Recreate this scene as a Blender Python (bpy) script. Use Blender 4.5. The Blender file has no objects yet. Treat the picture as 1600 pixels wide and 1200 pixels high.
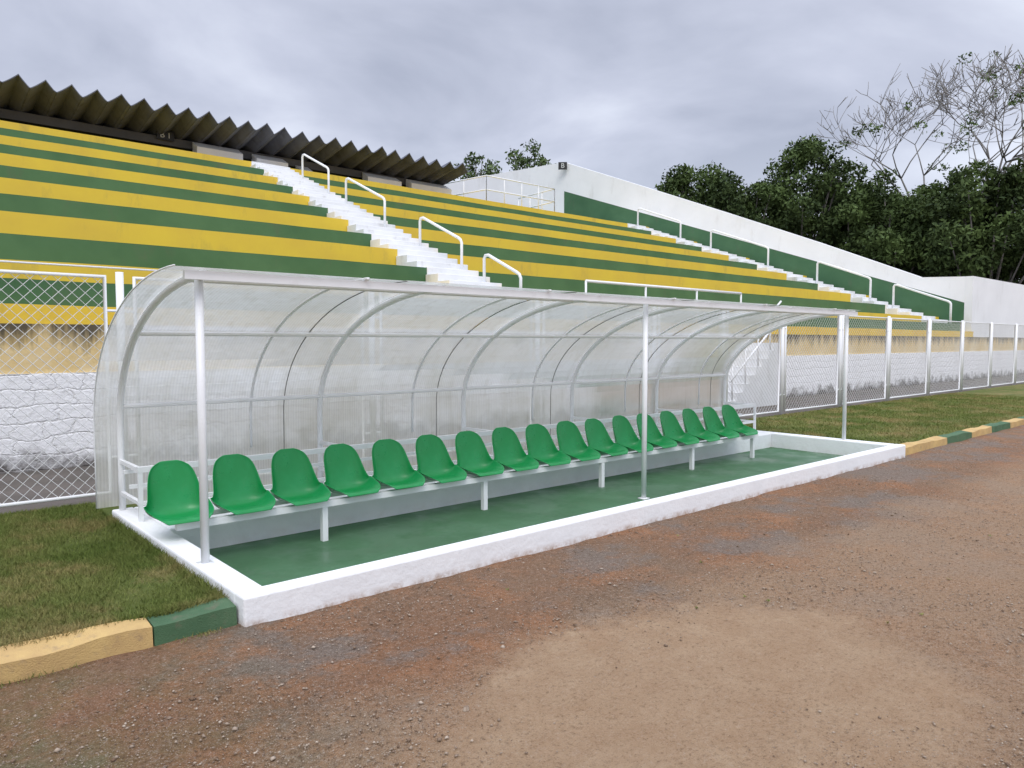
import bpy, math, random
import numpy as np
from mathutils import Vector, Matrix, noise as mnoise
random.seed(7); rng=np.random.default_rng(7)
S=bpy.context.scene
COL=S.collection

# ---------------------------------------------------------------- helpers
class MB:
    def __init__(s): s.v=[];s.f=[];s.m=[]
    def quad(s,pts,m=0):
        b=len(s.v); s.v+= [tuple(p) for p in pts]; s.f.append(tuple(range(b,b+len(pts)))); s.m.append(m)
    def hexa(s,p,m=0):
        b=len(s.v); s.v+=[tuple(q) for q in p]
        for f in ((0,3,2,1),(4,5,6,7),(0,1,5,4),(1,2,6,5),(2,3,7,6),(3,0,4,7)):
            s.f.append(tuple(b+i for i in f)); s.m.append(m)
    def box(s,x0,x1,y0,y1,z0,z1,m=0):
        s.hexa([(x0,y0,z0),(x1,y0,z0),(x1,y1,z0),(x0,y1,z0),(x0,y0,z1),(x1,y0,z1),(x1,y1,z1),(x0,y1,z1)],m)
    def tube(s,pts,r,n=8,m=0,r2=None):
        pts=[Vector(p) for p in pts]; N=len(pts); b=len(s.v)
        t0=(pts[1]-pts[0]).normalized()
        a=Vector((0,0,1)) if abs(t0.z)<.9 else Vector((1,0,0))
        u=t0.cross(a).normalized()
        for i,p in enumerate(pts):
            if i==0:t=t0
            elif i==N-1:t=(pts[-1]-pts[-2]).normalized()
            else:t=((pts[i+1]-pts[i]).normalized()+(pts[i]-pts[i-1]).normalized()).normalized()
            u=(u-t*u.dot(t)).normalized(); w=t.cross(u)
            rr=r if r2 is None else r+(r2-r)*i/(N-1)
            for k in range(n):
                an=2*math.pi*(k+.5)/n
                s.v.append(tuple(p+(u*math.cos(an)+w*math.sin(an))*rr))
        for i in range(N-1):
            for k in range(n):
                k2=(k+1)%n
                s.f.append((b+i*n+k,b+i*n+k2,b+(i+1)*n+k2,b+(i+1)*n+k)); s.m.append(m)
        s.f.append(tuple(b+k for k in reversed(range(n)))); s.m.append(m)
        s.f.append(tuple(b+(N-1)*n+k for k in range(n))); s.m.append(m)
    def make(s,name,mats,parent=None,smooth=False,bevel=0):
        me=bpy.data.meshes.new(name); me.from_pydata(s.v,[],s.f)
        for m in mats: me.materials.append(m)
        me.polygons.foreach_set('material_index',s.m)
        if smooth: me.polygons.foreach_set('use_smooth',[True]*len(s.f))
        me.update()
        o=bpy.data.objects.new(name,me); COL.objects.link(o)
        if parent: o.parent=parent
        if bevel:
            b=o.modifiers.new('b','BEVEL'); b.width=bevel; b.segments=2; b.limit_method='ANGLE'
        return o
def empty(name):
    o=bpy.data.objects.new(name,None); COL.objects.link(o); return o
def np_mesh(name,V,F,mat,parent=None):
    me=bpy.data.meshes.new(name); n=F.shape[1]
    me.vertices.add(len(V)); me.vertices.foreach_set('co',V.astype(np.float32).ravel())
    me.loops.add(F.size); me.loops.foreach_set('vertex_index',F.astype(np.int32).ravel())
    me.polygons.add(len(F)); me.polygons.foreach_set('loop_start',np.arange(0,F.size,n,dtype=np.int32))
    me.polygons.foreach_set('loop_total',np.full(len(F),n,dtype=np.int32))
    me.update(calc_edges=True); me.materials.append(mat)
    o=bpy.data.objects.new(name,me); COL.objects.link(o)
    if parent:o.parent=parent
    return o

# ---------------------------------------------------------------- materials
class NM:
    def __init__(s,name):
        s.mat=bpy.data.materials.new(name); s.mat.use_nodes=True; s.nt=s.mat.node_tree
        s.b=s.nt.nodes['Principled BSDF']; s.out=s.nt.nodes['Material Output']
        s.tc=s.nt.nodes.new('ShaderNodeTexCoord'); s.P=s.tc.outputs['Object']
        s._sep=None
    def N(s,t,**k):
        n=s.nt.nodes.new(t)
        for a,v in k.items(): setattr(n,a,v)
        return n
    def L(s,a,b): s.nt.links.new(a,b)
    def put(s,sock,v):
        if isinstance(v,bpy.types.NodeSocket): s.L(v,sock)
        elif isinstance(v,(tuple,list)) and len(v)==3 and sock.type=='RGBA': sock.default_value=(*v,1)
        else: sock.default_value=v
    def noise(s,scale,detail=4,rough=.6,vec=None,stretch=None):
        v=vec or s.P
        if stretch:
            mp=s.N('ShaderNodeMapping'); s.L(v,mp.inputs[0]); mp.inputs['Scale'].default_value=stretch; v=mp.outputs[0]
        n=s.N('ShaderNodeTexNoise'); s.L(v,n.inputs['Vector']); n.inputs['Scale'].default_value=scale
        n.inputs['Detail'].default_value=detail; n.inputs['Roughness'].default_value=rough
        return n.outputs['Fac']
    def mr(s,v,a,b,c=0,d=1,smooth=False):
        n=s.N('ShaderNodeMapRange'); n.clamp=True
        if smooth:n.interpolation_type='SMOOTHSTEP'
        s.put(n.inputs[0],v); 
        for i,x in zip((1,2,3,4),(a,b,c,d)): n.inputs[i].default_value=x
        return n.outputs[0]
    def math(s,op,a,b=0.0):
        n=s.N('ShaderNodeMath',operation=op); s.put(n.inputs[0],a); s.put(n.inputs[1],b); return n.outputs[0]
    def mix(s,f,a,b,mode='MIX'):
        n=s.N('ShaderNodeMix',data_type='RGBA',blend_type=mode); s.put(n.inputs[0],f); s.put(n.inputs[6],a); s.put(n.inputs[7],b)
        return n.outputs[2]
    def xyz(s):
        if not s._sep: s._sep=s.N('ShaderNodeSeparateXYZ'); s.L(s.P,s._sep.inputs[0])
        return s._sep.outputs
    def bump(s,h,strength=.3,dist=.02):
        n=s.N('ShaderNodeBump'); n.inputs['Strength'].default_value=strength; n.inputs['Distance'].default_value=dist
        s.L(h,n.inputs['Height']); s.L(n.outputs[0],s.b.inputs['Normal'])
    def done(s,col,rough=.6,spec=None):
        s.put(s.b.inputs['Base Color'],col); s.put(s.b.inputs['Roughness'],rough)
        if spec is not None: s.b.inputs['Specular IOR Level'].default_value=spec
        return s.mat

def paint(name,c1,c2,scale=2,rough=.6,dirt=(.1,.08,.06),dirtamt=.35,bump=.15,stretch=(1,1,.35)):
    n=NM(name)
    c=n.mix(n.mr(n.noise(scale,5),.35,.65),c1,c2)
    d=n.mr(n.noise(scale*1.7,8,.7,stretch=stretch),.56,.78,0,dirtamt)
    c=n.mix(d,c,dirt)
    n.bump(n.noise(scale*25,4),bump,.01)
    return n.done(c,rough)

M_yel=paint('yellow_paint',(.80,.55,.045),(.73,.48,.05),.9,.75,(.30,.22,.08),.6)
M_grn=paint('green_paint',(.037,.115,.048),(.055,.145,.065),.9,.65,(.085,.09,.065),.7)
M_white=paint('white_masonry_paint',(.86,.87,.88),(.81,.82,.83),.8,.7,(.5,.48,.45),.4)
M_wstair=paint('white_stair_paint',(.80,.81,.82),(.70,.71,.71),1.5,.7,(.35,.33,.30),.6)
M_tube=paint('white_enamel',(.86,.87,.88),(.81,.82,.83),3,.35,(.4,.35,.3),.22,.05)
M_dark=paint('dark_interior',(.02,.019,.018),(.035,.032,.03),.5,.9)
M_beam=paint('weathered_beam',(.075,.075,.078),(.11,.11,.112),.8,.8)
M_roof=paint('fibre_cement',(.15,.16,.205),(.095,.10,.13),1.1,.9,(.04,.04,.05),.85,.3)
def seatmat():
    n=NM('green_plastic')
    c=n.mix(n.mr(n.noise(5,3),.4,.7),(.006,.25,.06),(.012,.29,.085))
    c=n.mix(n.mr(n.noise(9,8,.75),.6,.8,0,.25),c,(.18,.30,.16))
    n.bump(n.noise(300,2),.05,.002)
    return n.done(c,n.mr(n.noise(14,4),.3,.7,.25,.48))
M_seat=seatmat()
def dug():
    n=NM('dugout_white_paint')
    x,y,z=n.xyz()
    c=n.mix(n.mr(n.noise(3,5),.35,.65),(.89,.90,.91),(.84,.85,.86))
    f=n.math('MULTIPLY',n.mr(z,.0,.05,1,0),n.mr(n.noise(7,8,.75),.42,.66))
    f=n.math('MULTIPLY',f,n.mr(y,4.06,4.12,1,.12))
    c=n.mix(f,c,(.36,.22,.13))
    s=n.mr(n.noise(5,8,.75),.64,.8,0,.22)
    c=n.mix(s,c,(.55,.52,.48))
    n.bump(n.noise(22,6,.65),.4,.016)
    return n.done(c,.65)
M_dug=dug()
def floor():
    n=NM('dugout_green_floor')
    w=n.mr(n.noise(1.6,5),.40,.64)
    c=n.mix(w,(.042,.125,.052),(.065,.165,.08))
    c=n.mix(n.mr(n.noise(6,8,.75),.58,.8,0,.4),c,(.15,.17,.11))
    c=n.mix(n.mr(n.noise(45,3,.6),.67,.72,0,.5),c,(.22,.17,.12))
    n.bump(n.noise(60,3),.08,.004)
    return n.done(c,n.mr(n.noise(1.3,4),.42,.62,.28,.75))
M_floor=floor()
def wall_upper():
    n=NM('stained_yellow_wall')
    x,y,z=n.xyz()
    c=n.mix(n.mr(n.noise(1.3,5),.35,.65),(.68,.50,.22),(.76,.62,.38))
    drip=n.noise(2.6,8,.72,stretch=(1.8,1,.3))
    edge=n.mr(z,1.32,1.84,0,.46)
    s=n.mr(n.math('ADD',drip,edge),.68,.95,0,.93)
    c=n.mix(s,c,(.055,.048,.035))
    n.bump(n.noise(20,5),.4,.02)
    return n.done(c,.85)
def wall_lower():
    n=NM('whitewashed_rough_stone')
    x,y,z=n.xyz()
    cb=n.N('ShaderNodeCombineXYZ'); wob=n.noise(2.2,4); wob2=n.noise(3.1,4,stretch=(1,1,1.7))
    n.L(n.math('ADD',x,n.math('MULTIPLY',wob2,.35)),cb.inputs[0]); n.L(n.math('ADD',z,n.math('MULTIPLY',wob,.22)),cb.inputs[1])
    br=n.N('ShaderNodeTexBrick'); n.L(cb.outputs[0],br.inputs['Vector']); br.inputs['Scale'].default_value=1
    br.inputs['Brick Width'].default_value=.42; br.inputs['Row Height'].default_value=.19; br.inputs['Mortar Size'].default_value=.016
    br.inputs['Mortar Smooth'].default_value=1.0; br.squash=.7; br.squash_frequency=3
    h=n.math('ADD',n.math('MULTIPLY',br.outputs['Fac'],-.28),n.math('MULTIPLY',n.noise(7,9,.72),1.2))
    c=n.mix(n.mr(h,.10,.5),(.76,.75,.73),(.92,.92,.93))
    c=n.mix(n.math('MULTIPLY',n.mr(n.noise(11,8,.8),.52,.64),n.mr(br.outputs['Fac'],.4,1,0,.5)),c,(.25,.23,.20))
    d=n.math('ADD',n.noise(3,8,.7),n.mr(z,.05,.5,.42,0))
    c=n.mix(n.mr(d,.64,.88,0,.9),c,(.08,.065,.055))
    n.bump(h,.7,.05)
    return n.done(c,.9)
M_wu=wall_upper(); M_wl=wall_lower()
def sheet():
    n=NM('polycarbonate_sheet')
    nt=n.nt; x,y,z=n.xyz()
    wv=n.N('ShaderNodeTexWave'); wv.bands_direction='X'; n.L(n.P,wv.inputs[0]); wv.inputs['Scale'].default_value=12; wv.inputs['Distortion'].default_value=.3
    refl_var=n.noise(.9,6,.65,stretch=(.7,1,1.2))
    col=n.mix(n.mr(refl_var,.36,.64),(.93,.94,.93),(.70,.69,.62))  # darker olive reflections painted into the sheet colour as long soft noise
    col=n.mix(n.mr(n.noise(5,8,.75,stretch=(2,1,.22)),.48,.78,0,.6),col,(.50,.48,.38))
    df=n.N('ShaderNodeBsdfDiffuse'); n.L(col,df.inputs[0])
    tl=n.N('ShaderNodeBsdfTranslucent'); n.L(col,tl.inputs[0])
    m1=n.N('ShaderNodeMixShader'); m1.inputs[0].default_value=.66; n.L(df.outputs[0],m1.inputs[1]); n.L(tl.outputs[0],m1.inputs[2])
    tr=n.N('ShaderNodeBsdfTransparent'); tr.inputs[0].default_value=(.93,.95,.93,1)
    f=n.math('ADD',n.mr(wv.outputs['Fac'],0,1,-.05,.05),n.mr(refl_var,.3,.7,.64,.82))
    m2=n.N('ShaderNodeMixShader'); n.L(f,m2.inputs[0]); n.L(tr.outputs[0],m2.inputs[1]); n.L(m1.outputs[0],m2.inputs[2])
    gl=n.N('ShaderNodeBsdfGlossy'); gl.inputs['Roughness'].default_value=.25
    fr=n.N('ShaderNodeLayerWeight'); fr.inputs[0].default_value=.25
    m3=n.N('ShaderNodeMixShader'); n.L(n.mr(fr.outputs['Fresnel'],0,1,.02,.5),m3.inputs[0]); n.L(m2.outputs[0],m3.inputs[1]); n.L(gl.outputs[0],m3.inputs[2])
    n.L(m3.outputs[0],n.out.inputs[0])
    return n.mat
M_sheet=sheet()
def track():
    n=NM('dirt_and_gravel')
    x,y,z=n.xyz()
    big=n.noise(.55,5,.6); med=n.noise(1.9,8,.72); mid=n.noise(9,7,.75); fine=n.noise(38,8,.8); vf=n.noise(150,3,.65)
    c=n.mix(n.mr(big,.38,.62),(.275,.145,.078),(.245,.160,.100))
    c=n.mix(n.mr(med,.48,.62,0,.85),c,(.36,.175,.085))
    c=n.mix(n.mr(mid,.50,.66,0,.6),c,(.17,.10,.06))
    gr=n.math('ADD',n.noise(.9,8,.75),n.mr(x,3.2,6.5,0,.04))
    c=n.mix(n.mr(gr,.51,.60,0,.8),c,(.215,.18,.15))
    px=n.math('MULTIPLY',n.math('SUBTRACT',x,2.85),.66); py=n.math('MULTIPLY',n.math('SUBTRACT',y,1.80),.92)
    r=n.math('SQRT',n.math('ADD',n.math('MULTIPLY',px,px),n.math('MULTIPLY',py,py)))
    r=n.math('ADD',r,n.math('MULTIPLY',n.math('SUBTRACT',n.noise(1.7,9,.78),.5),1.0))
    sandf=n.mr(r,.74,1.04,.95,0,True)
    sand=n.mix(n.mr(n.noise(4,8,.75),.38,.60),(.62,.46,.30),(.44,.285,.165))
    sand=n.mix(n.mr(mid,.55,.68,0,.45),sand,(.33,.20,.12))
    c=n.mix(sandf,c,sand)
    s2=n.mr(n.math('ADD',n.mr(x,.2,1.6,0,.3),n.math('MULTIPLY',n.noise(1.1,8,.75),n.mr(y,3.4,2.4,0,1))),.48,.74,0,.7)
    c=n.mix(s2,c,(.40,.265,.16))
    g=n.math('MULTIPLY',n.mr(x,1.7,.3,0,1),n.mr(n.noise(1.8,8,.75),.40,.62,0,.8))
    c=n.mix(g,c,(.16,.15,.055))
    k_=n.mr(sandf,0,1,1,.6)
    c=n.mix(n.math('MULTIPLY',k_,n.mr(fine,.54,.66,0,.6)),c,(.48,.41,.34))
    c=n.mix(n.math('MULTIPLY',k_,n.mr(fine,.47,.36,0,.8)),c,(.095,.058,.036))
    c=n.mix(n.math('MULTIPLY',k_,n.mr(vf,.58,.70,0,.7)),c,(.58,.52,.45))
    c=n.mix(n.math('MULTIPLY',k_,n.mr(vf,.43,.32,0,.8)),c,(.055,.036,.025))
    h=n.math('ADD',n.math('MULTIPLY',fine,.6),n.math('MULTIPLY',vf,.4))
    n.bump(h,1,.028)
    return n.done(c,.95,.12)
M_track=track()
def grassmat(name,k=1.0):
    n=NM(name)
    c=n.mix(n.mr(n.noise(1.1,6,.65),.38,.62),(.10*k,.135*k,.03*k),(.17*k,.185*k,.055*k))
    c=n.mix(n.mr(n.noise(1.3,8,.72),.47,.64,0,.85),c,(.32*k,.235*k,.11*k))
    c=n.mix(n.mr(n.noise(60,4),.4,.7,0,.5),c,(.06*k,.08*k,.02*k))
    n.bump(n.noise(90,4),.8,.02)
    return n.done(c,.9,.15)
M_lawn=grassmat('lawn_turf',.95); M_blade=grassmat('grass_blade',1.4)
M_soil=paint('dark_soil',(.13,.11,.095),(.08,.07,.058),1.2,.95,(.2,.16,.13),.7,.6,(1,1,1))
M_ky=paint('kerb_yellow',(.62,.43,.17),(.50,.33,.14),5,.85,(.24,.17,.12),.95,.7,(1,1,1))
M_kg=paint('kerb_green',(.05,.12,.055),(.085,.16,.08),5,.85,(.18,.14,.10),.9,.7,(1,1,1))
M_black=paint('sign_black',(.012,.012,.012),(.02,.02,.02),5,.5)
M_slet=paint('sign_lettering',(.6,.62,.6),(.6,.62,.6),5,.5,dirtamt=0)
M_seam=paint('seam_sealant',(.10,.10,.09),(.14,.14,.13),5,.6)
M_wire=paint('galvanised_wire',(.72,.72,.72),(.78,.78,.77),5,.45,dirtamt=.1)
M_bark=paint('bark',(.11,.10,.09),(.18,.165,.15),3,.95)
M_bark2=paint('pale_bark',(.19,.18,.165),(.28,.265,.25),3,.95)
def stonemat():
    n=NM('gravel_stone'); gi=n.N('ShaderNodeNewGeometry')
    c=n.mix(gi.outputs['Random Per Island'],(.15,.095,.06),(.46,.38,.30)); return n.done(c,.9,.2)
M_stone=stonemat()
def leafmat(name,a,b):
    n=NM(name); gi=n.N('ShaderNodeNewGeometry')
    c=n.mix(gi.outputs['Random Per Island'],a,b)
    c=n.mix(n.mr(n.noise(.35,3),.4,.62,0,.75),c,tuple(v*1.9 for v in b))
    return n.done(c,.7,.2)
M_leaf=leafmat('leaf_dark',(.024,.043,.014),(.056,.084,.024))
M_leaf2=leafmat('leaf_mid',(.035,.06,.02),(.075,.11,.035))

# ---------------------------------------------------------------- ground
g=MB(); g.box(-500,700,-500,700,-.6,-.12); g.make('ground',[M_soil])
xs=np.concatenate([np.linspace(-70,-4,12)[:-1],np.arange(-4,14,.05),np.linspace(14,90,30)])
ys=np.concatenate([np.linspace(-60,-1,14)[:-1],np.arange(-1,4.14,.05),[4.14]])
V=np.array([(x,y,(mnoise.fractal(Vector((x*1.3,y*1.3,0)),1,2,4)*.012+mnoise.noise(Vector((x*7,y*7,3)))*.007-.004) if (-4<x<14 and y>-1) else 0) for y in ys for x in xs])
nx=len(xs); idx=np.arange(len(xs)*len(ys)).reshape(len(ys),nx)
F=np.stack([idx[:-1,:-1].ravel(),idx[:-1,1:].ravel(),idx[1:,1:].ravel(),idx[1:,:-1].ravel()],1)
o=np_mesh('dirt_track',V,F,M_track); o.data.polygons.foreach_set('use_smooth',[True]*len(F))
l=MB(); l.box(-60,1.545,4.26,7.72,-.1,.10); l.box(10.905,90,4.26,7.72,-.1,.10); l.box(1.545,10.905,6.97,7.72,-.1,.10)
l.make('lawn',[M_lawn])
l=MB(); l.box(-60,90,7.72,10.4,-.1,.07); l.make('soil_strip',[M_soil])
k=MB(); bounds=[-4.6,-3.6,-2.6,-1.6,-.6,.1,1.1,1.54]
kc=[0,1,0,1,0,0,1]
def kerbseg(a,c,col,n):
    for j in range(n): k.box(a+(c-a)*j/n,a+(c-a)*(j+1)/n,4.10,4.258,-.1,.115,col)
for i in range(len(bounds)-1): kerbseg(bounds[i]+.004,bounds[i+1]-.004,kc[i],8)
kk=[10.91,12.0,12.76,13.9,14.96,16,17,18,19,20,21,22,23,24,25,26,27,28,29,30]
cols=[0,0,1,0,1,0,1,0,1,0,1,0,1,0,1,0,1,0,1]
for i in range(len(kk)-1): kerbseg(kk[i]+.004,kk[i+1]-.004,cols[i],5)
k.v=[(a,b+.022*mnoise.noise(Vector((a*2.6,b*7,c*9+9)))+(.012 if (c>0 and b<4.2) else 0),c+(.022*mnoise.noise(Vector((a*2.9,b*5,7)))-(.012 if b<4.2 else 0) if c>0 else 0)) for a,b,c in k.v]
k.make('kerb',[M_ky,M_kg])
def blades(n,x0,x1,y0,y1,h,w,z0=.1,thr=.35):
    X=rng.uniform(x0,x1,n); Y=rng.uniform(y0,y1,n)
    keep=np.array([mnoise.noise(Vector((a*1.3,b*1.3,5)))+.55+.5*random.random()>thr for a,b in zip(X,Y)])
    X=X[keep];Y=Y[keep];n=len(X)
    a=rng.uniform(0,2*np.pi,n); hh=h*rng.uniform(.5,1.3,n); ww=w*rng.uniform(.6,1.3,n); lx=rng.normal(0,.6,n)*hh; ly=rng.normal(0,.6,n)*hh
    V=np.zeros((n,3,3)); V[:,0]=np.stack([X-np.cos(a)*ww,Y-np.sin(a)*ww,np.full(n,z0-.002)],1)
    V[:,1]=np.stack([X+np.cos(a)*ww,Y+np.sin(a)*ww,np.full(n,z0-.002)],1); V[:,2]=np.stack([X+lx,Y+ly,z0+hh],1)
    return V.reshape(-1,3)
Vb=np.concatenate([blades(120000,-1.6,1.54,4.24,7.7,.03,.0028),blades(60000,10.95,24,4.28,7.7,.032,.006),
  blades(1500,-1.0,1.45,4.05,4.11,.022,.0025,.0,.85),blades(4500,-1.6,1.53,4.235,4.30,.05,.003),blades(2500,1.48,1.55,4.3,6.9,.05,.003)])
np_mesh('lawn_grass',Vb,np.arange(len(Vb)).reshape(-1,3),M_blade)
def stones(n):
    base=np.array([(1,0,0),(-1,0,0),(0,1,0),(0,-1,0),(0,0,1),(0,0,-1)],float)
    FF=np.array([(0,2,4),(2,1,4),(1,3,4),(3,0,4),(2,0,5),(1,2,5),(3,1,5),(0,3,5)])
    D=rng.uniform(1.9,12,n); A=rng.uniform(-.75,.75,n)
    X=.661*D+.75*A*D; Y=.75*D-.661*A*D
    ok=(Y<4.0)&(Y>-3); X=X[ok];Y=Y[ok]
    dn=np.array([mnoise.noise(Vector((a*.9,b*.9,2)))+(-.42 if ((a-2.85)*.66)**2+((b-1.8)*.92)**2<.8 else .15) for a,b in zip(X,Y)])
    ok=dn+rng.uniform(-.35,.35,len(X))>-.12; X=X[ok];Y=Y[ok];n=len(X)
    sz=.0018+rng.exponential(.0018,n)
    sc=sz[:,None]*rng.uniform(.6,1.4,(n,3)); sc[:,2]*=.6
    V=base[None]*sc[:,None,:]*rng.uniform(.7,1.2,(n,6,1)); a=rng.uniform(0,6.28,n); c,s=np.cos(a),np.sin(a)
    x=V[:,:,0]*c[:,None]-V[:,:,1]*s[:,None]; y=V[:,:,0]*s[:,None]+V[:,:,1]*c[:,None]
    V[:,:,0]=x+X[:,None];V[:,:,1]=y+Y[:,None];V[:,:,2]+=.001
    return np_mesh('gravel_stones',V.reshape(-1,3),(FF[None]+6*np.arange(n)[:,None,None]).reshape(-1,3),M_stone)
stones(110000)
st=MB(); 
bm_=[(math.cos(a)*.016*(1+.25*math.sin(a*3)),math.sin(a)*.011) for a in [i*math.pi/4 for i in range(8)]]
X,Y=1.92,2.48
for i in range(8):
    a,c=bm_[i],bm_[(i+1)%8]
    st.quad([(X+a[0],Y+a[1],-.005),(X+c[0],Y+c[1],-.005),(X+c[0]*.7,Y+c[1]*.7,.013),(X+a[0]*.7,Y+a[1]*.7,.013)])
st.quad([(X+a[0]*.7,Y+a[1]*.7,.013) for a in bm_])
st.make('loose_stone',[M_stone],smooth=True)
w=MB()
for i in range(20):
    d=random.uniform(4,9); a=random.uniform(-.3,.7)
    X=.661*d+.75*a*d; Y=.75*d-.661*a*d
    if Y>3.95: continue
    for j in range(9):
        an=random.uniform(0,6.28); r=random.uniform(.006,.022); h=random.uniform(.004,.016)
        cx,cy=math.cos(an),math.sin(an)
        w.quad([(X-cy*.002,Y+cx*.002,.002),(X+cy*.002,Y-cx*.002,.002),(X+cx*r+cy*.003,Y+cy*r-cx*.003,h),(X+cx*r-cy*.003,Y+cy*r+cx*.003,h)])
w.make('weed_tufts',[M_blade])

# ---------------------------------------------------------------- dugout
dg=empty('team_dugout')
b=MB()
b.box(1.55,10.90,4.03,4.17,-.1,.17)
b.box(1.55,1.72,4.17,6.95,-.1,.168)
b.box(10.70,10.90,4.17,6.95,-.1,.168)
b.box(1.72,10.70,5.95,6.95,-.1,.166)
b.make('masonry_base',[M_dug],dg,bevel=.014)
b=MB(); b.box(1.72,10.70,4.17,5.95,-.11,-.05); b.make('floor_slab',[M_floor],dg)
def prof(th): return (4.75+2.13*math.sin(th), .9+1.13*math.cos(th))
arc=[prof(math.radians(a)) for a in range(0,91,6)]
rib_pts=arc+[(6.88,.7),(6.88,.45),(6.88,.17)]
ribsX=[1.62+1.84*i for i in range(6)]
r=MB()
for X in ribsX: r.tube([(X,y,z) for y,z in rib_pts],.027,8)
r.make('curved_ribs',[M_tube],dg,smooth=True)
r=MB()
for th in (9,47,82):
    y,z=prof(math.radians(th)); r.tube([(1.6,y,z),(10.84,y,z)],.021,8)
r.box(1.50,10.88,4.735,4.775,1.99,2.045)
r.make('purlins',[M_tube],dg,smooth=False)
r=MB()
for X,z0 in ((1.62,.16),(6.13,-.05),(10.79,.16)):
    r.tube([(X,4.85,z0),(X,4.85,2.01)],.027,12)
    r.box(X-.045,X+.045,4.805,4.895,z0,z0+.012)
r.make('front_posts',[M_tube],dg,smooth=True)
off=.032
sp=[(4.70,2.062)]+[(4.75+(2.13+off)*math.sin(math.radians(a)), .9+(1.13+off)*math.cos(math.radians(a))) for a in range(2,91,4)]+[(6.915,.6),(6.915,.2)]
m=MB()
xe=[1.43]+[ribsX[i]+1.84*.8 for i in range(5)]+[10.92]
for q in range(len(xe)-1):
    for i in range(len(sp)-1):
        (y0,z0),(y1,z1)=sp[i],sp[i+1]; dz=.003*(q%2)
        m.quad([(xe[q],y0,z0+dz),(xe[q+1],y0,z0+dz),(xe[q+1],y1,z1+dz),(xe[q],y1,z1+dz)])
m.make('polycarbonate_roof_sheet',[M_sheet],dg,smooth=True)
m=MB()
for i in range(5):
    X=ribsX[i]+1.84*.62
    m.tube([(X,y,z-.004) for y,z in sp[:-1]],.014,4,1)
    X=ribsX[i]+1.84*.80
    m.tube([(X,y,z-.004) for y,z in sp],.004,4,0)
m.tube([(1.43,y,z+.004) for y,z in sp],.006,4,1)
m.make('sheet_joints',[M_seam,M_tube],dg,smooth=True)
f=MB()
f.box(1.66,9.62,5.55,5.60,.235,.285); f.box(1.66,9.62,5.84,5.88,.245,.285)
for X in (2.83,4.55,6.28,8.03,9.5):
    f.box(X-.024,X+.024,5.552,5.598,-.05,.235)
    f.box(X-.018,X+.018,5.60,5.84,.25,.28)
    f.box(X-.018,X+.018,5.88,6.30,.25,.28)
f.box(1.6,10.82,6.30,6.34,.565,.61); f.box(1.6,10.82,6.30,6.335,.30,.33)
f.box(1.6,10.82,6.55,6.58,.40,.43); f.box(1.6,10.82,6.72,6.75,.50,.53)
for X in ribsX:
    f.box(X-.016,X+.016,6.34,6.87,.572,.603); f.box(X-.016,X+.016,6.302,6.333,.168,.565)
    f.box(X-.016,X+.016,6.335,6.87,.302,.33)
f.make('bench_frame',[M_tube],dg)
def seat_mesh():
    pr=[(-.250,-.020),(-.238,.002),(-.19,.006),(-.12,-.006),(-.04,-.024),(.03,-.026),(.085,-.008),(.12,.04),(.138,.12),(.152,.20),(.166,.28),(.176,.335),(.181,.368),(.182,.390)]
    hw=[.135,.172,.205,.222,.230,.233,.228,.210,.195,.186,.172,.150,.115,.055]
    up=[.0,.010,.03,.06,.095,.115,.10,.05,.012,.0,0,0,0,0]
    fw=[0,0,0,0,0,.02,.065,.105,.10,.075,.052,.035,.018,.0]
    nu=17; V=[];Fc=[]
    for j,(y,z) in enumerate(pr):
        for i in range(nu):
            s=-1+2*i/(nu-1); a=abs(s)**2.6
            V.append((math.sin(s*math.pi/2)*hw[j]*.6+s*hw[j]*.4,y-fw[j]*a,z+up[j]*a))
    for j in range(len(pr)-1):
        for i in range(nu-1):
            q=j*nu+i; Fc.append((q,q+1,q+nu+1,q+nu))
    me=bpy.data.meshes.new('shell_seat'); me.from_pydata(V,[],Fc); me.materials.append(M_seat)
    me.polygons.foreach_set('use_smooth',[True]*len(Fc)); me.update(); return me
sm=seat_mesh()
for i in range(17):
    o=bpy.data.objects.new('plastic_shell_seat',sm); COL.objects.link(o)
    o.location=(1.72+.475*i,5.72,.315); o.rotation_euler=(random.uniform(-.03,.01)-.02,0,random.uniform(-.06,.06))
    so=o.modifiers.new('s','SOLIDIFY'); so.thickness=.007; so.offset=0
    su=o.modifiers.new('u','SUBSURF'); su.levels=1; su.render_levels=2

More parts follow.
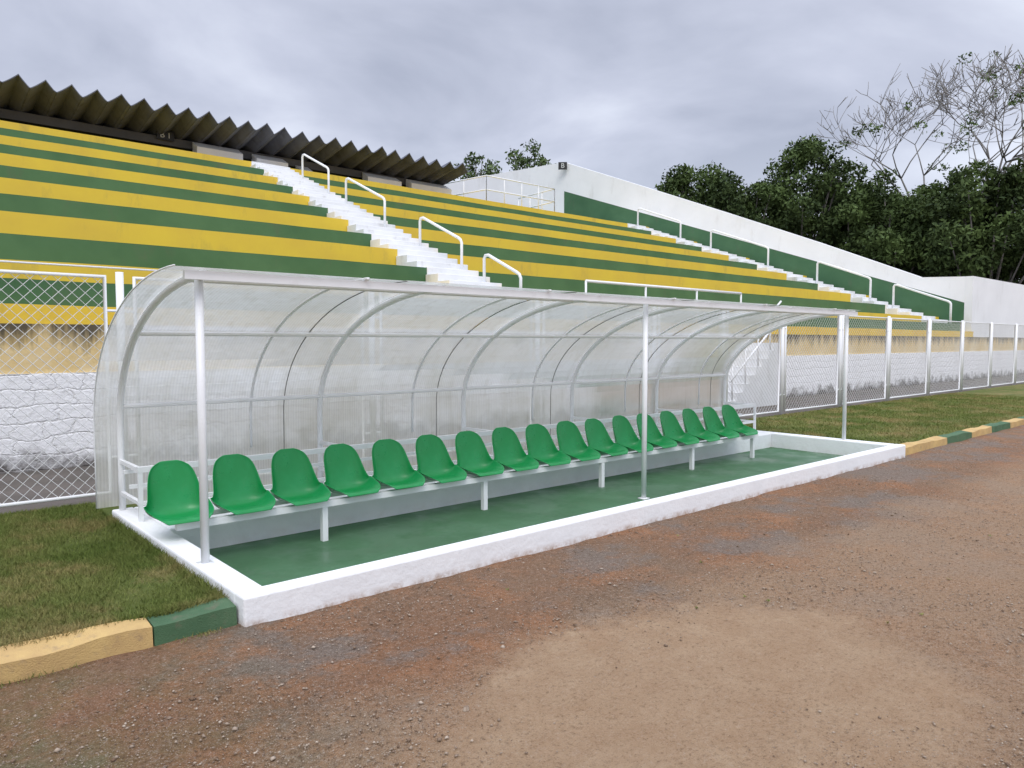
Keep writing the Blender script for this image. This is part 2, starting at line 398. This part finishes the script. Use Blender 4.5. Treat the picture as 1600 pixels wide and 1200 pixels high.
# ---------------------------------------------------------------- fence
fe=empty('chain_link_fence')
posts=[-9.13,-6.38,-3.63,-.88,1.87,4.62,7.37,10.1,12.2,14.4,17.05,19.75,22.5,25.2,27.95,30.7,33.45,36.2,38.95,41.7,44.4]
FY=7.8; zb,zt=.16,2.22
p=MB(); wr=MB()
for X in posts:
    p.tube([(X,FY,.05),(X,FY,2.27)],.036,10)
for a,c in zip(posts[:-1],posts[1:]):
    x0,x1=a+.13,c-.13
    p.tube([(x0,FY,zb),(x0,FY,zt),(x1,FY,zt),(x1,FY,zb),(x0,FY,zb)],.022,8)
    for z in (.5,1.9): 
        p.tube([(a,FY,z),(x0,FY,z)],.012,6); p.tube([(x1,FY,z),(c,FY,z)],.012,6)
    W,H=x1-x0,zt-zb; sp_=.108; kx=1.0
    for sgn in (1,-1):
        n=int((W+H*kx)/sp_)
        for i in range(1,n):
            t=-H*kx+i*sp_
            za=max(0,-t/kx); zc=min(H,(W-t)/kx)
            if zc-za<.02: continue
            ns=6; L_=[]
            for q in range(ns+1):
                zz=za+(zc-za)*q/ns; xx=t+kx*zz
                if sgn<0: xx=W-xx
                bl=math.sin(math.pi*zz/H)*math.sin(math.pi*min(1,max(0,xx/W)))
                dx=.05*mnoise.noise(Vector(((x0+xx)*.9,zz*.9,4)))*bl; dy=.10*mnoise.noise(Vector(((x0+xx)*.8,zz*.8,14)))*bl
                dz=.05*mnoise.noise(Vector(((x0+xx)*.9,zz*.9,24)))*bl
                L_.append((x0+xx+dx,FY+sgn*.003+dy,zb+zz+dz))
            wr.tube(L_,.0032,3)
p.make('fence_posts_and_frames',[M_tube],fe,smooth=True)
wr.make('wire_mesh',[M_wire],fe)

# ---------------------------------------------------------------- grandstand
gs=empty('grandstand')
t=[(10.35,2.05,0),(10.70,2.37,1),(11.6,2.68,0)]
z=2.68
for i in range(10):
    c=1 if i%2==0 else 0
    z+=.50 if c else .52
    t.append((12.95+1.35*i,z,c))
t.append((26.45,7.93,1))
def xs1(Y): return 9.6+.1*(Y-12)
def xs2(Y): return 30.9-.18*(Y-25.4)
def xw(Y): return 31.9-.19*(Y-25.4)
m=MB(); zp=1.5
X0=-14
for i,(Y,zz,c) in enumerate(t):
    Yn=t[i+1][0] if i+1<len(t) else 33
    xa,xb=X0,xw(Y)
    nseg=60
    for s_ in range(nseg):
        a=xa+(xb-xa)*s_/nseg; d=xa+(xb-xa)*(s_+1)/nseg
        j0=.012*mnoise.noise(Vector((a*.8,Y,1))); j1=.012*mnoise.noise(Vector((d*.8,Y,1)))
        m.quad([(a,Y,zp-.03),(d,Y,zp-.03),(d,Y,zz+j1),(a,Y,zz+j0)],c)
        m.quad([(a,Y,zz+j0),(d,Y,zz+j1),(d,Yn,zz),(a,Yn,zz)],c)
    zp=zz
m.make('stepped_tiers',[M_yel,M_grn],gs)
def stairs(name,xc,w,skip):
    m=MB(); zp=None
    for i,(Y,zz,c) in enumerate(t):
        if i<max(1,skip): zp=zz; continue
        Yp=t[i-1][0]; dd=Y-Yp
        n=3 if dd>1 else 2
        r_=(zz-zp)/n; st=min(dd,1.35)/n
        Yn=t[i+1][0] if i+1<len(t) else Y+.6
        for j in range(1,n+1):
            ya=Y-st*(n-j)-.012; yb=(Y-st*(n-j-1)-.012) if j<n else (Yn-(1.35/3)*2-.012 if Yn-Y>1 else Yn-.01)
            zz_=zp+r_*j+.014; x=xc((ya+yb)/2)
            m.box(x-w/2,x+w/2,ya,yb,zp-.3,zz_)
        zp=zz
    return m.make(name,[M_wstair],gs,bevel=.01)
stairs('aisle_stairs',xs1,1.4,2)
stairs('end_stairs',xs2,1.5,2)
ew=MB()
def gz(Y): return 10.37-.359*(30.5-Y)
tp=[(10.7,4.35),(12.3,4.4),(16.5,6.25),(20.9,8.1),(25.5,10.0),(30.5,12.03),(45,12.1)]
for (ya,za),(yb,zb_) in zip(tp[:-1],tp[1:]):
    ga,gb=gz(min(ya,30.5)),gz(min(yb,30.5))
    xa,xb=xw(ya),xw(yb)
    if yb>31: ga=gb=7.0
    ew.hexa([(xa,ya,0),(xa+.3,ya,0),(xb+.3,yb,0),(xb,yb,0),(xa,ya,ga),(xa+.3,ya,ga),(xb+.3,yb,gb),(xb,yb,gb)],0 if yb<31 else 1)
    ew.hexa([(xa-.01,ya,ga),(xa+.31,ya,ga),(xb+.31,yb,gb),(xb-.01,yb,gb),(xa-.01,ya,za),(xa+.31,ya,za),(xb+.31,yb,zb_),(xb-.01,yb,zb_)],1)
ew.box(xw(10.7)-.01,95,10.4,10.698,1.8,4.35,1)
ew.make('boundary_wall',[M_grn,M_white])
fw=MB()
fw.box(-40,95,10.31,10.6,1.23,1.82,0); fw.box(-40,95,10.28,10.6,-.1,1.23,1)
fw.make('retaining_wall',[M_wu,M_wl])
rf=MB(); pitch=.66
nX=int((20.0+8)/pitch)*10+3; prev=None
random.seed(11); jit=[random.uniform(-.06,.06) for _ in range(80)]; jz=[random.uniform(-.03,.03) for _ in range(80)]
for i in range(nX+1):
    X=-8+i*pitch/10; ph=(i%10)/10
    tri=(ph/.6 if ph<.6 else (1-ph)/.4)
    zz=.30*(tri**1.15)
    q=i//10
    cur=[(X,25.25+jit[q],8.90+zz*1.05+jz[q]),(X,27.15,8.60+zz),(X,34.5,7.9+zz)]
    if prev:
        for k_ in range(2): rf.quad([prev[k_],cur[k_],cur[k_+1],prev[k_+1]])
    prev=cur
o=rf.make('corrugated_roof',[M_roof],gs); so=o.modifiers.new('s','SOLIDIFY'); so.thickness=.025; so.offset=-1
bm=MB(); bm.box(-8,19.6,27.0,27.25,8.33,8.60,0); bm.box(-8,19.4,32.5,32.8,7.6,8.1,0)
bm.box(-8,19.5,33,33.2,7,8.1,1); bm.box(-8,-7.8,27.26,33,7,8.3,1)
for X in (-4,0.5,5,9.5,14,18.8): bm.box(X,X+.2,27.26,32.49,7.95,8.15,0)
bm.make('roof_structure',[M_beam,M_dark],gs)
pk=MB()
for a,c,h in ((8.9,10.5,8.46),(11.0,12.2,8.40),(12.7,13.2,8.25),(15.6,17.2,8.42),(17.7,19.8,8.46)):
    pk.hexa([(a,26.5,7.8),(c,26.5,7.8),(c,26.95,7.8),(a,26.95,7.8),(a,26.5,h-.12),(c,26.5,h-.12),(c,26.95,h+.12),(a,26.95,h+.12)])
pk.make('concourse_parapets',[M_white],gs)
def sz(Y): return .378*Y-1.725
def rail(xc,ya,yb,dx,H=.85,r_=.033):
    h=MB(); za,zb_=sz(ya),sz(yb)
    A=(xc(ya)+dx,ya,max(za,2.1)-.1);B=(xc(yb)+dx,yb,zb_-.1)
    p=[A,(A[0],A[1],A[2]+H-.04),(A[0],A[1]+.04,A[2]+H+.03),(A[0],A[1]+.12,A[2]+H+.08),(B[0],B[1]-.14,B[2]+H+.03),(B[0],B[1]-.04,B[2]+H+.03),(B[0],B[1],B[2]+H-.04),B]
    h.tube(p,r_,8)
    h.make('stair_handrail',[M_tube],smooth=True)
for a,c,H in ((10.9,12.2,.62),(13.1,15.0,.72),(16.9,19.4,.78),(20.7,22.9,.85)): rail(xs1,a,c,.35,H)
for a,c in ((10.8,12.9),(13.8,16.0),(18.2,21.0),(22.6,25.0)): rail(xs2,a,c,-.1,.95,.045)
def railing(name,pts,z0,h,step=1.1,r=.03,mids=(.5,)):
    R=MB()
    for (xa,ya),(xb,yb) in zip(pts[:-1],pts[1:]):
        L=math.hypot(xb-xa,yb-ya); n=max(1,round(L/step))
        for i in range(n+1):
            f_=i/n; R.tube([(xa+(xb-xa)*f_,ya+(yb-ya)*f_,z0),(xa+(xb-xa)*f_,ya+(yb-ya)*f_,z0+h)],r*.8,6)
        for mm in (1,)+tuple(mids): R.tube([(xa,ya,z0+h*mm),(xb,yb,z0+h*mm)],r,6)
    R.make(name,[M_tube],smooth=True)
railing('landing_railing',[(20.4,28.0),(20.8,25.3),(25.0,25.3),(25.3,28.2)],7.7,1.2)
railing('stand_front_railing',[(11.3,10.5),(17.2,10.5)],2.05,.82,1.95)
railing('stand_front_railing',[(-12,10.5),(6.0,10.5)],2.05,.50,2.6,.012,())
a=MB()
for i in range(8):
    a.box(14.7+i*.27,14.7+(i+1)*.27-.002,9.2,10.26,-.05,.19*(i+1)+.07)
a.make('access_stairs',[M_wstair])
h=MB()
for hh in (.9,.5): h.tube([(14.7,9.22,.2+hh),(16.9,9.22,1.7+hh)],.025,8)
for i in range(0,8,2): h.tube([(14.8+i*.27,9.22,.19*(i+1)),(14.8+i*.27,9.22,.19*(i+1)+.95)],.02,6)
h.make('access_stair_handrail',[M_tube],smooth=True)
def sign(loc,w,h,txt,rz=0):
    e=MB(); e.box(-w/2,w/2,-.02,.02,-h/2,h/2); o=e.make('section_sign',[M_black]); o.location=loc; o.rotation_euler=(0,0,rz)
    cu=bpy.data.curves.new('sign_lettering','FONT'); cu.body=txt; cu.size=h*.9; cu.align_x='CENTER'; cu.align_y='CENTER'; cu.materials.append(M_slet)
    tx=bpy.data.objects.new('lettering',cu); COL.objects.link(tx); tx.parent=o; tx.location=(0,-.024,0); tx.rotation_euler=(math.pi/2,0,0)
sign((8.0,26.9,8.62),.56,.30,'B 1')
sign((xw(30.4)-.30,30.35,11.75),.50,.42,'B',-.78)

# ---------------------------------------------------------------- trees
def leafcloud(centers,rad,nper,size,flat=.75):
    out=[]
    for c,r_ in zip(centers,rad):
        n=int(nper*(r_**2)); d=rng.normal(0,1,(n,3)); d/=np.linalg.norm(d,axis=1)[:,None]
        rr=rng.uniform(.25,1,n)**.6*r_*rng.uniform(.75,1.25,n); p=d*rr[:,None]; p[:,2]*=flat
        out.append(p+np.array(c))
    P=np.concatenate(out); n=len(P)
    a=rng.normal(0,1,(n,3)); a/=np.linalg.norm(a,axis=1)[:,None]
    q=rng.normal(0,1,(n,3)); q-=a*(a*q).sum(1)[:,None]; q/=np.linalg.norm(q,axis=1)[:,None]
    s=size*rng.uniform(.6,1.4,n)[:,None]
    V=np.stack([P-a*s,P+q*s*.45,P+a*s,P-q*s*.45],1).reshape(-1,3)
    return V,np.arange(n*4).reshape(-1,4)
def tree(X,Y,base,top,R,nclump=46,mat=None,name='leafy_tree',size=.17,seed=0,nper=230,rc=1.0):
    random.seed(seed); e=empty(name)
    cz=(base+top)/2; hz=(top-base)/2; C=[];Rd=[]
    while len(C)<nclump:
        v=Vector((random.uniform(-1,1),random.uniform(-1,1),random.uniform(-1,1)))
        if not .3<v.length<1: continue
        s=1-.2*max(0,v.z)
        C.append((X+v.x*R*s,Y+v.y*R*s,cz+v.z*hz*.9)); Rd.append(random.uniform(.5,1.25)*R/4.2*rc)
    b=MB(); fork=base-.5
    b.tube([(X,Y,0),(X+.2,Y,fork*.5),(X,Y,fork)],.38,8,r2=.26)
    for c in C[:26]:
        mid=((X+c[0])/2+random.uniform(-.3,.3),(Y+c[1])/2,fork+(c[2]-fork)*.4)
        b.tube([(X,Y,fork-.2),mid,c],.12,5,r2=.03)
    b.make('trunk_and_limbs',[M_bark],e,smooth=True)
    V,F=leafcloud(C,Rd,nper,size)
    np_mesh('foliage',V,F,mat or M_leaf,e)
tree(52.0,35.3,9.5,16.0,4.5,80,seed=1)
tree(57.3,29.5,8,17.8,5.0,72,seed=2)
tree(54.2,32.6,8,14.6,4.2,50,seed=21)
tree(57.5,22.6,4,15.0,4.6,80,seed=3)
tree(57.2,16.4,3,14.2,4.8,85,seed=4)
tree(58.6,26.0,6,14.2,4.2,55,seed=5)
tree(62.0,13.5,4,15.5,5,70,seed=8)
tree(61.5,19.0,4,12.8,5,70,seed=12)
tree(69,28,5,14.2,6,60,seed=9)
tree(50.4,56.0,14,22.2,4.2,44,M_leaf2,seed=6,size=.2,nper=110,rc=.8)
tree(47.4,59.5,14,20.8,3.8,40,M_leaf2,seed=7,size=.2,nper=110,rc=.8)
def bare(X,Y,H,seed=3,spread=1.0,nl=90):
    random.seed(seed); e=empty('bare_branched_tree'); b=MB(); tips=[]
    def grow(p,d,L,r_,dep):
        q=p+d*L*.5+Vector((random.uniform(-1,1),random.uniform(-1,1),random.uniform(-.3,.6)))*L*.08
        e2=q+(d+Vector((random.uniform(-.25,.25),random.uniform(-.25,.25),.08))).normalized()*L*.5
        b.tube([p,q,e2],r_,6 if dep<3 else 4,r2=max(r_*.68,.026))
        if dep>=7: tips.append(e2); return
        for k_ in range(3 if dep in(0,1,2,4,5) else 2):
            ax=Vector((random.uniform(-1,1),random.uniform(-1,1),random.uniform(-.3,.4))).normalized()
            nd=(d*.8+ax*.8+Vector((0,0,.08))).normalized()
            grow(e2,nd,L*random.uniform(.66,.86),max(r_*.62,.028),dep+1)
    grow(Vector((X,Y,0)),Vector((0.02,0,1)),H*.40,.34,0)
    mz=max(t_.z for t_ in tips); k_=H/mz
    cx=sum(t_.x for t_ in tips)/len(tips)-X; cy=sum(t_.y for t_ in tips)/len(tips)-Y
    def T(x,y,z): 
        lean=min(1,z/mz*1.6)   # keep the crown centred over the trunk
        return (X+(x-X-cx*lean)*k_*spread,Y+(y-Y-cy*lean)*k_*spread,z*k_)
    b.v=[T(*q) for q in b.v]; tips=[Vector(T(*t_)) for t_ in tips]
    b.make('trunk_and_branches',[M_bark2],e,smooth=True)
    low=[t_ for t_ in tips if t_.z<H*.76]; random.shuffle(low)
    C=[tuple(t_) for t_ in low[:nl]]+[tuple(t_) for t_ in tips if random.random()<.012]
    V,F=leafcloud(C,[random.uniform(.3,.7) for _ in C],110,.13)
    np_mesh('sparse_foliage',V,F,M_leaf2,e)
bare(59.5,17.2,22.6,3,.85,110)

# ---------------------------------------------------------------- world, sun, camera
W=bpy.data.worlds.new('World'); S.world=W; W.use_nodes=True; nt=W.node_tree; nt.nodes.clear()
def nn(t,**k):
    n=nt.nodes.new(t)
    for a_,v in k.items(): setattr(n,a_,v)
    return n
sunv=Vector((-.38,-.50,.80)).normalized()
out=nn('ShaderNodeOutputWorld'); bg=nn('ShaderNodeBackground'); bg.inputs[1].default_value=.15
sky=nn('ShaderNodeTexSky',sky_type='NISHITA'); sky.sun_disc=False
sky.sun_elevation=math.asin(sunv.z); sky.sun_rotation=math.atan2(sunv.x,sunv.y)
tc=nn('ShaderNodeTexCoord'); sep=nn('ShaderNodeSeparateXYZ'); nt.links.new(tc.outputs['Generated'],sep.inputs[0])
mx=nn('ShaderNodeMath',operation='MAXIMUM'); nt.links.new(sep.outputs[2],mx.inputs[0]); mx.inputs[1].default_value=0
ad=nn('ShaderNodeMath',operation='ADD'); nt.links.new(mx.outputs[0],ad.inputs[0]); ad.inputs[1].default_value=.16
dv=nn('ShaderNodeVectorMath',operation='DIVIDE'); nt.links.new(tc.outputs['Generated'],dv.inputs[0])
cb=nn('ShaderNodeCombineXYZ'); 
for i in range(3): nt.links.new(ad.outputs[0],cb.inputs[i])
nt.links.new(cb.outputs[0],dv.inputs[1])
n1=nn('ShaderNodeTexNoise'); nt.links.new(dv.outputs[0],n1.inputs['Vector']); n1.inputs['Scale'].default_value=1.3; n1.inputs['Detail'].default_value=6; n1.inputs['Roughness'].default_value=.5; n1.inputs['Distortion'].default_value=.3
rp=nn('ShaderNodeValToRGB'); nt.links.new(n1.outputs['Fac'],rp.inputs[0])
el=rp.color_ramp.elements; el[0].position=.34; el[0].color=(.33,.355,.44,1); el[1].position=.66; el[1].color=(.60,.63,.72,1)
e_=el.new(.5); e_.color=(.45,.475,.57,1)
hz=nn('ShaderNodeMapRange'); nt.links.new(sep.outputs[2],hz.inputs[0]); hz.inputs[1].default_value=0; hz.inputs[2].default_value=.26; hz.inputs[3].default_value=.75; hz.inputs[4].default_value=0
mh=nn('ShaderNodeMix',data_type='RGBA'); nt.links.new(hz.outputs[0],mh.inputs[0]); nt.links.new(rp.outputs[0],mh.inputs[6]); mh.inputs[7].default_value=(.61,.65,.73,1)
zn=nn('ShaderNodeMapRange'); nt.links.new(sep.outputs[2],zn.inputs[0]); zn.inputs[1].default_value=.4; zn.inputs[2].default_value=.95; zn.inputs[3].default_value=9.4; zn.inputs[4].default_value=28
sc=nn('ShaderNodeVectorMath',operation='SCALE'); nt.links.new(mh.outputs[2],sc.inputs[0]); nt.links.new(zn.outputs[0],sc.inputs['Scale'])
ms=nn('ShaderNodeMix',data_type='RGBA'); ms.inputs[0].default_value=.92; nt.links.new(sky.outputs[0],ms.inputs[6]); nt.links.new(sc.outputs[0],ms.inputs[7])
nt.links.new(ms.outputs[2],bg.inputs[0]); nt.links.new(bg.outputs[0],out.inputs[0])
sl=bpy.data.lights.new('sun','SUN'); sl.energy=1.5; sl.angle=math.radians(28); sl.color=(1,.96,.90)
so=bpy.data.objects.new('sun',sl); COL.objects.link(so); so.rotation_euler=(-sunv).to_track_quat('-Z','Y').to_euler(); so.location=(0,0,30)
cam=bpy.data.cameras.new('camera'); cam.lens=25.875; cam.sensor_width=36; cam.clip_end=2000; cam.clip_start=.05
co=bpy.data.objects.new('camera',cam); COL.objects.link(co); co.location=(0,0,1.6)
co.rotation_euler=(math.radians(90-3.24),0,math.radians(-41.4)); S.camera=co
S.view_settings.view_transform='Standard'; S.view_settings.look='None'; S.view_settings.exposure=0
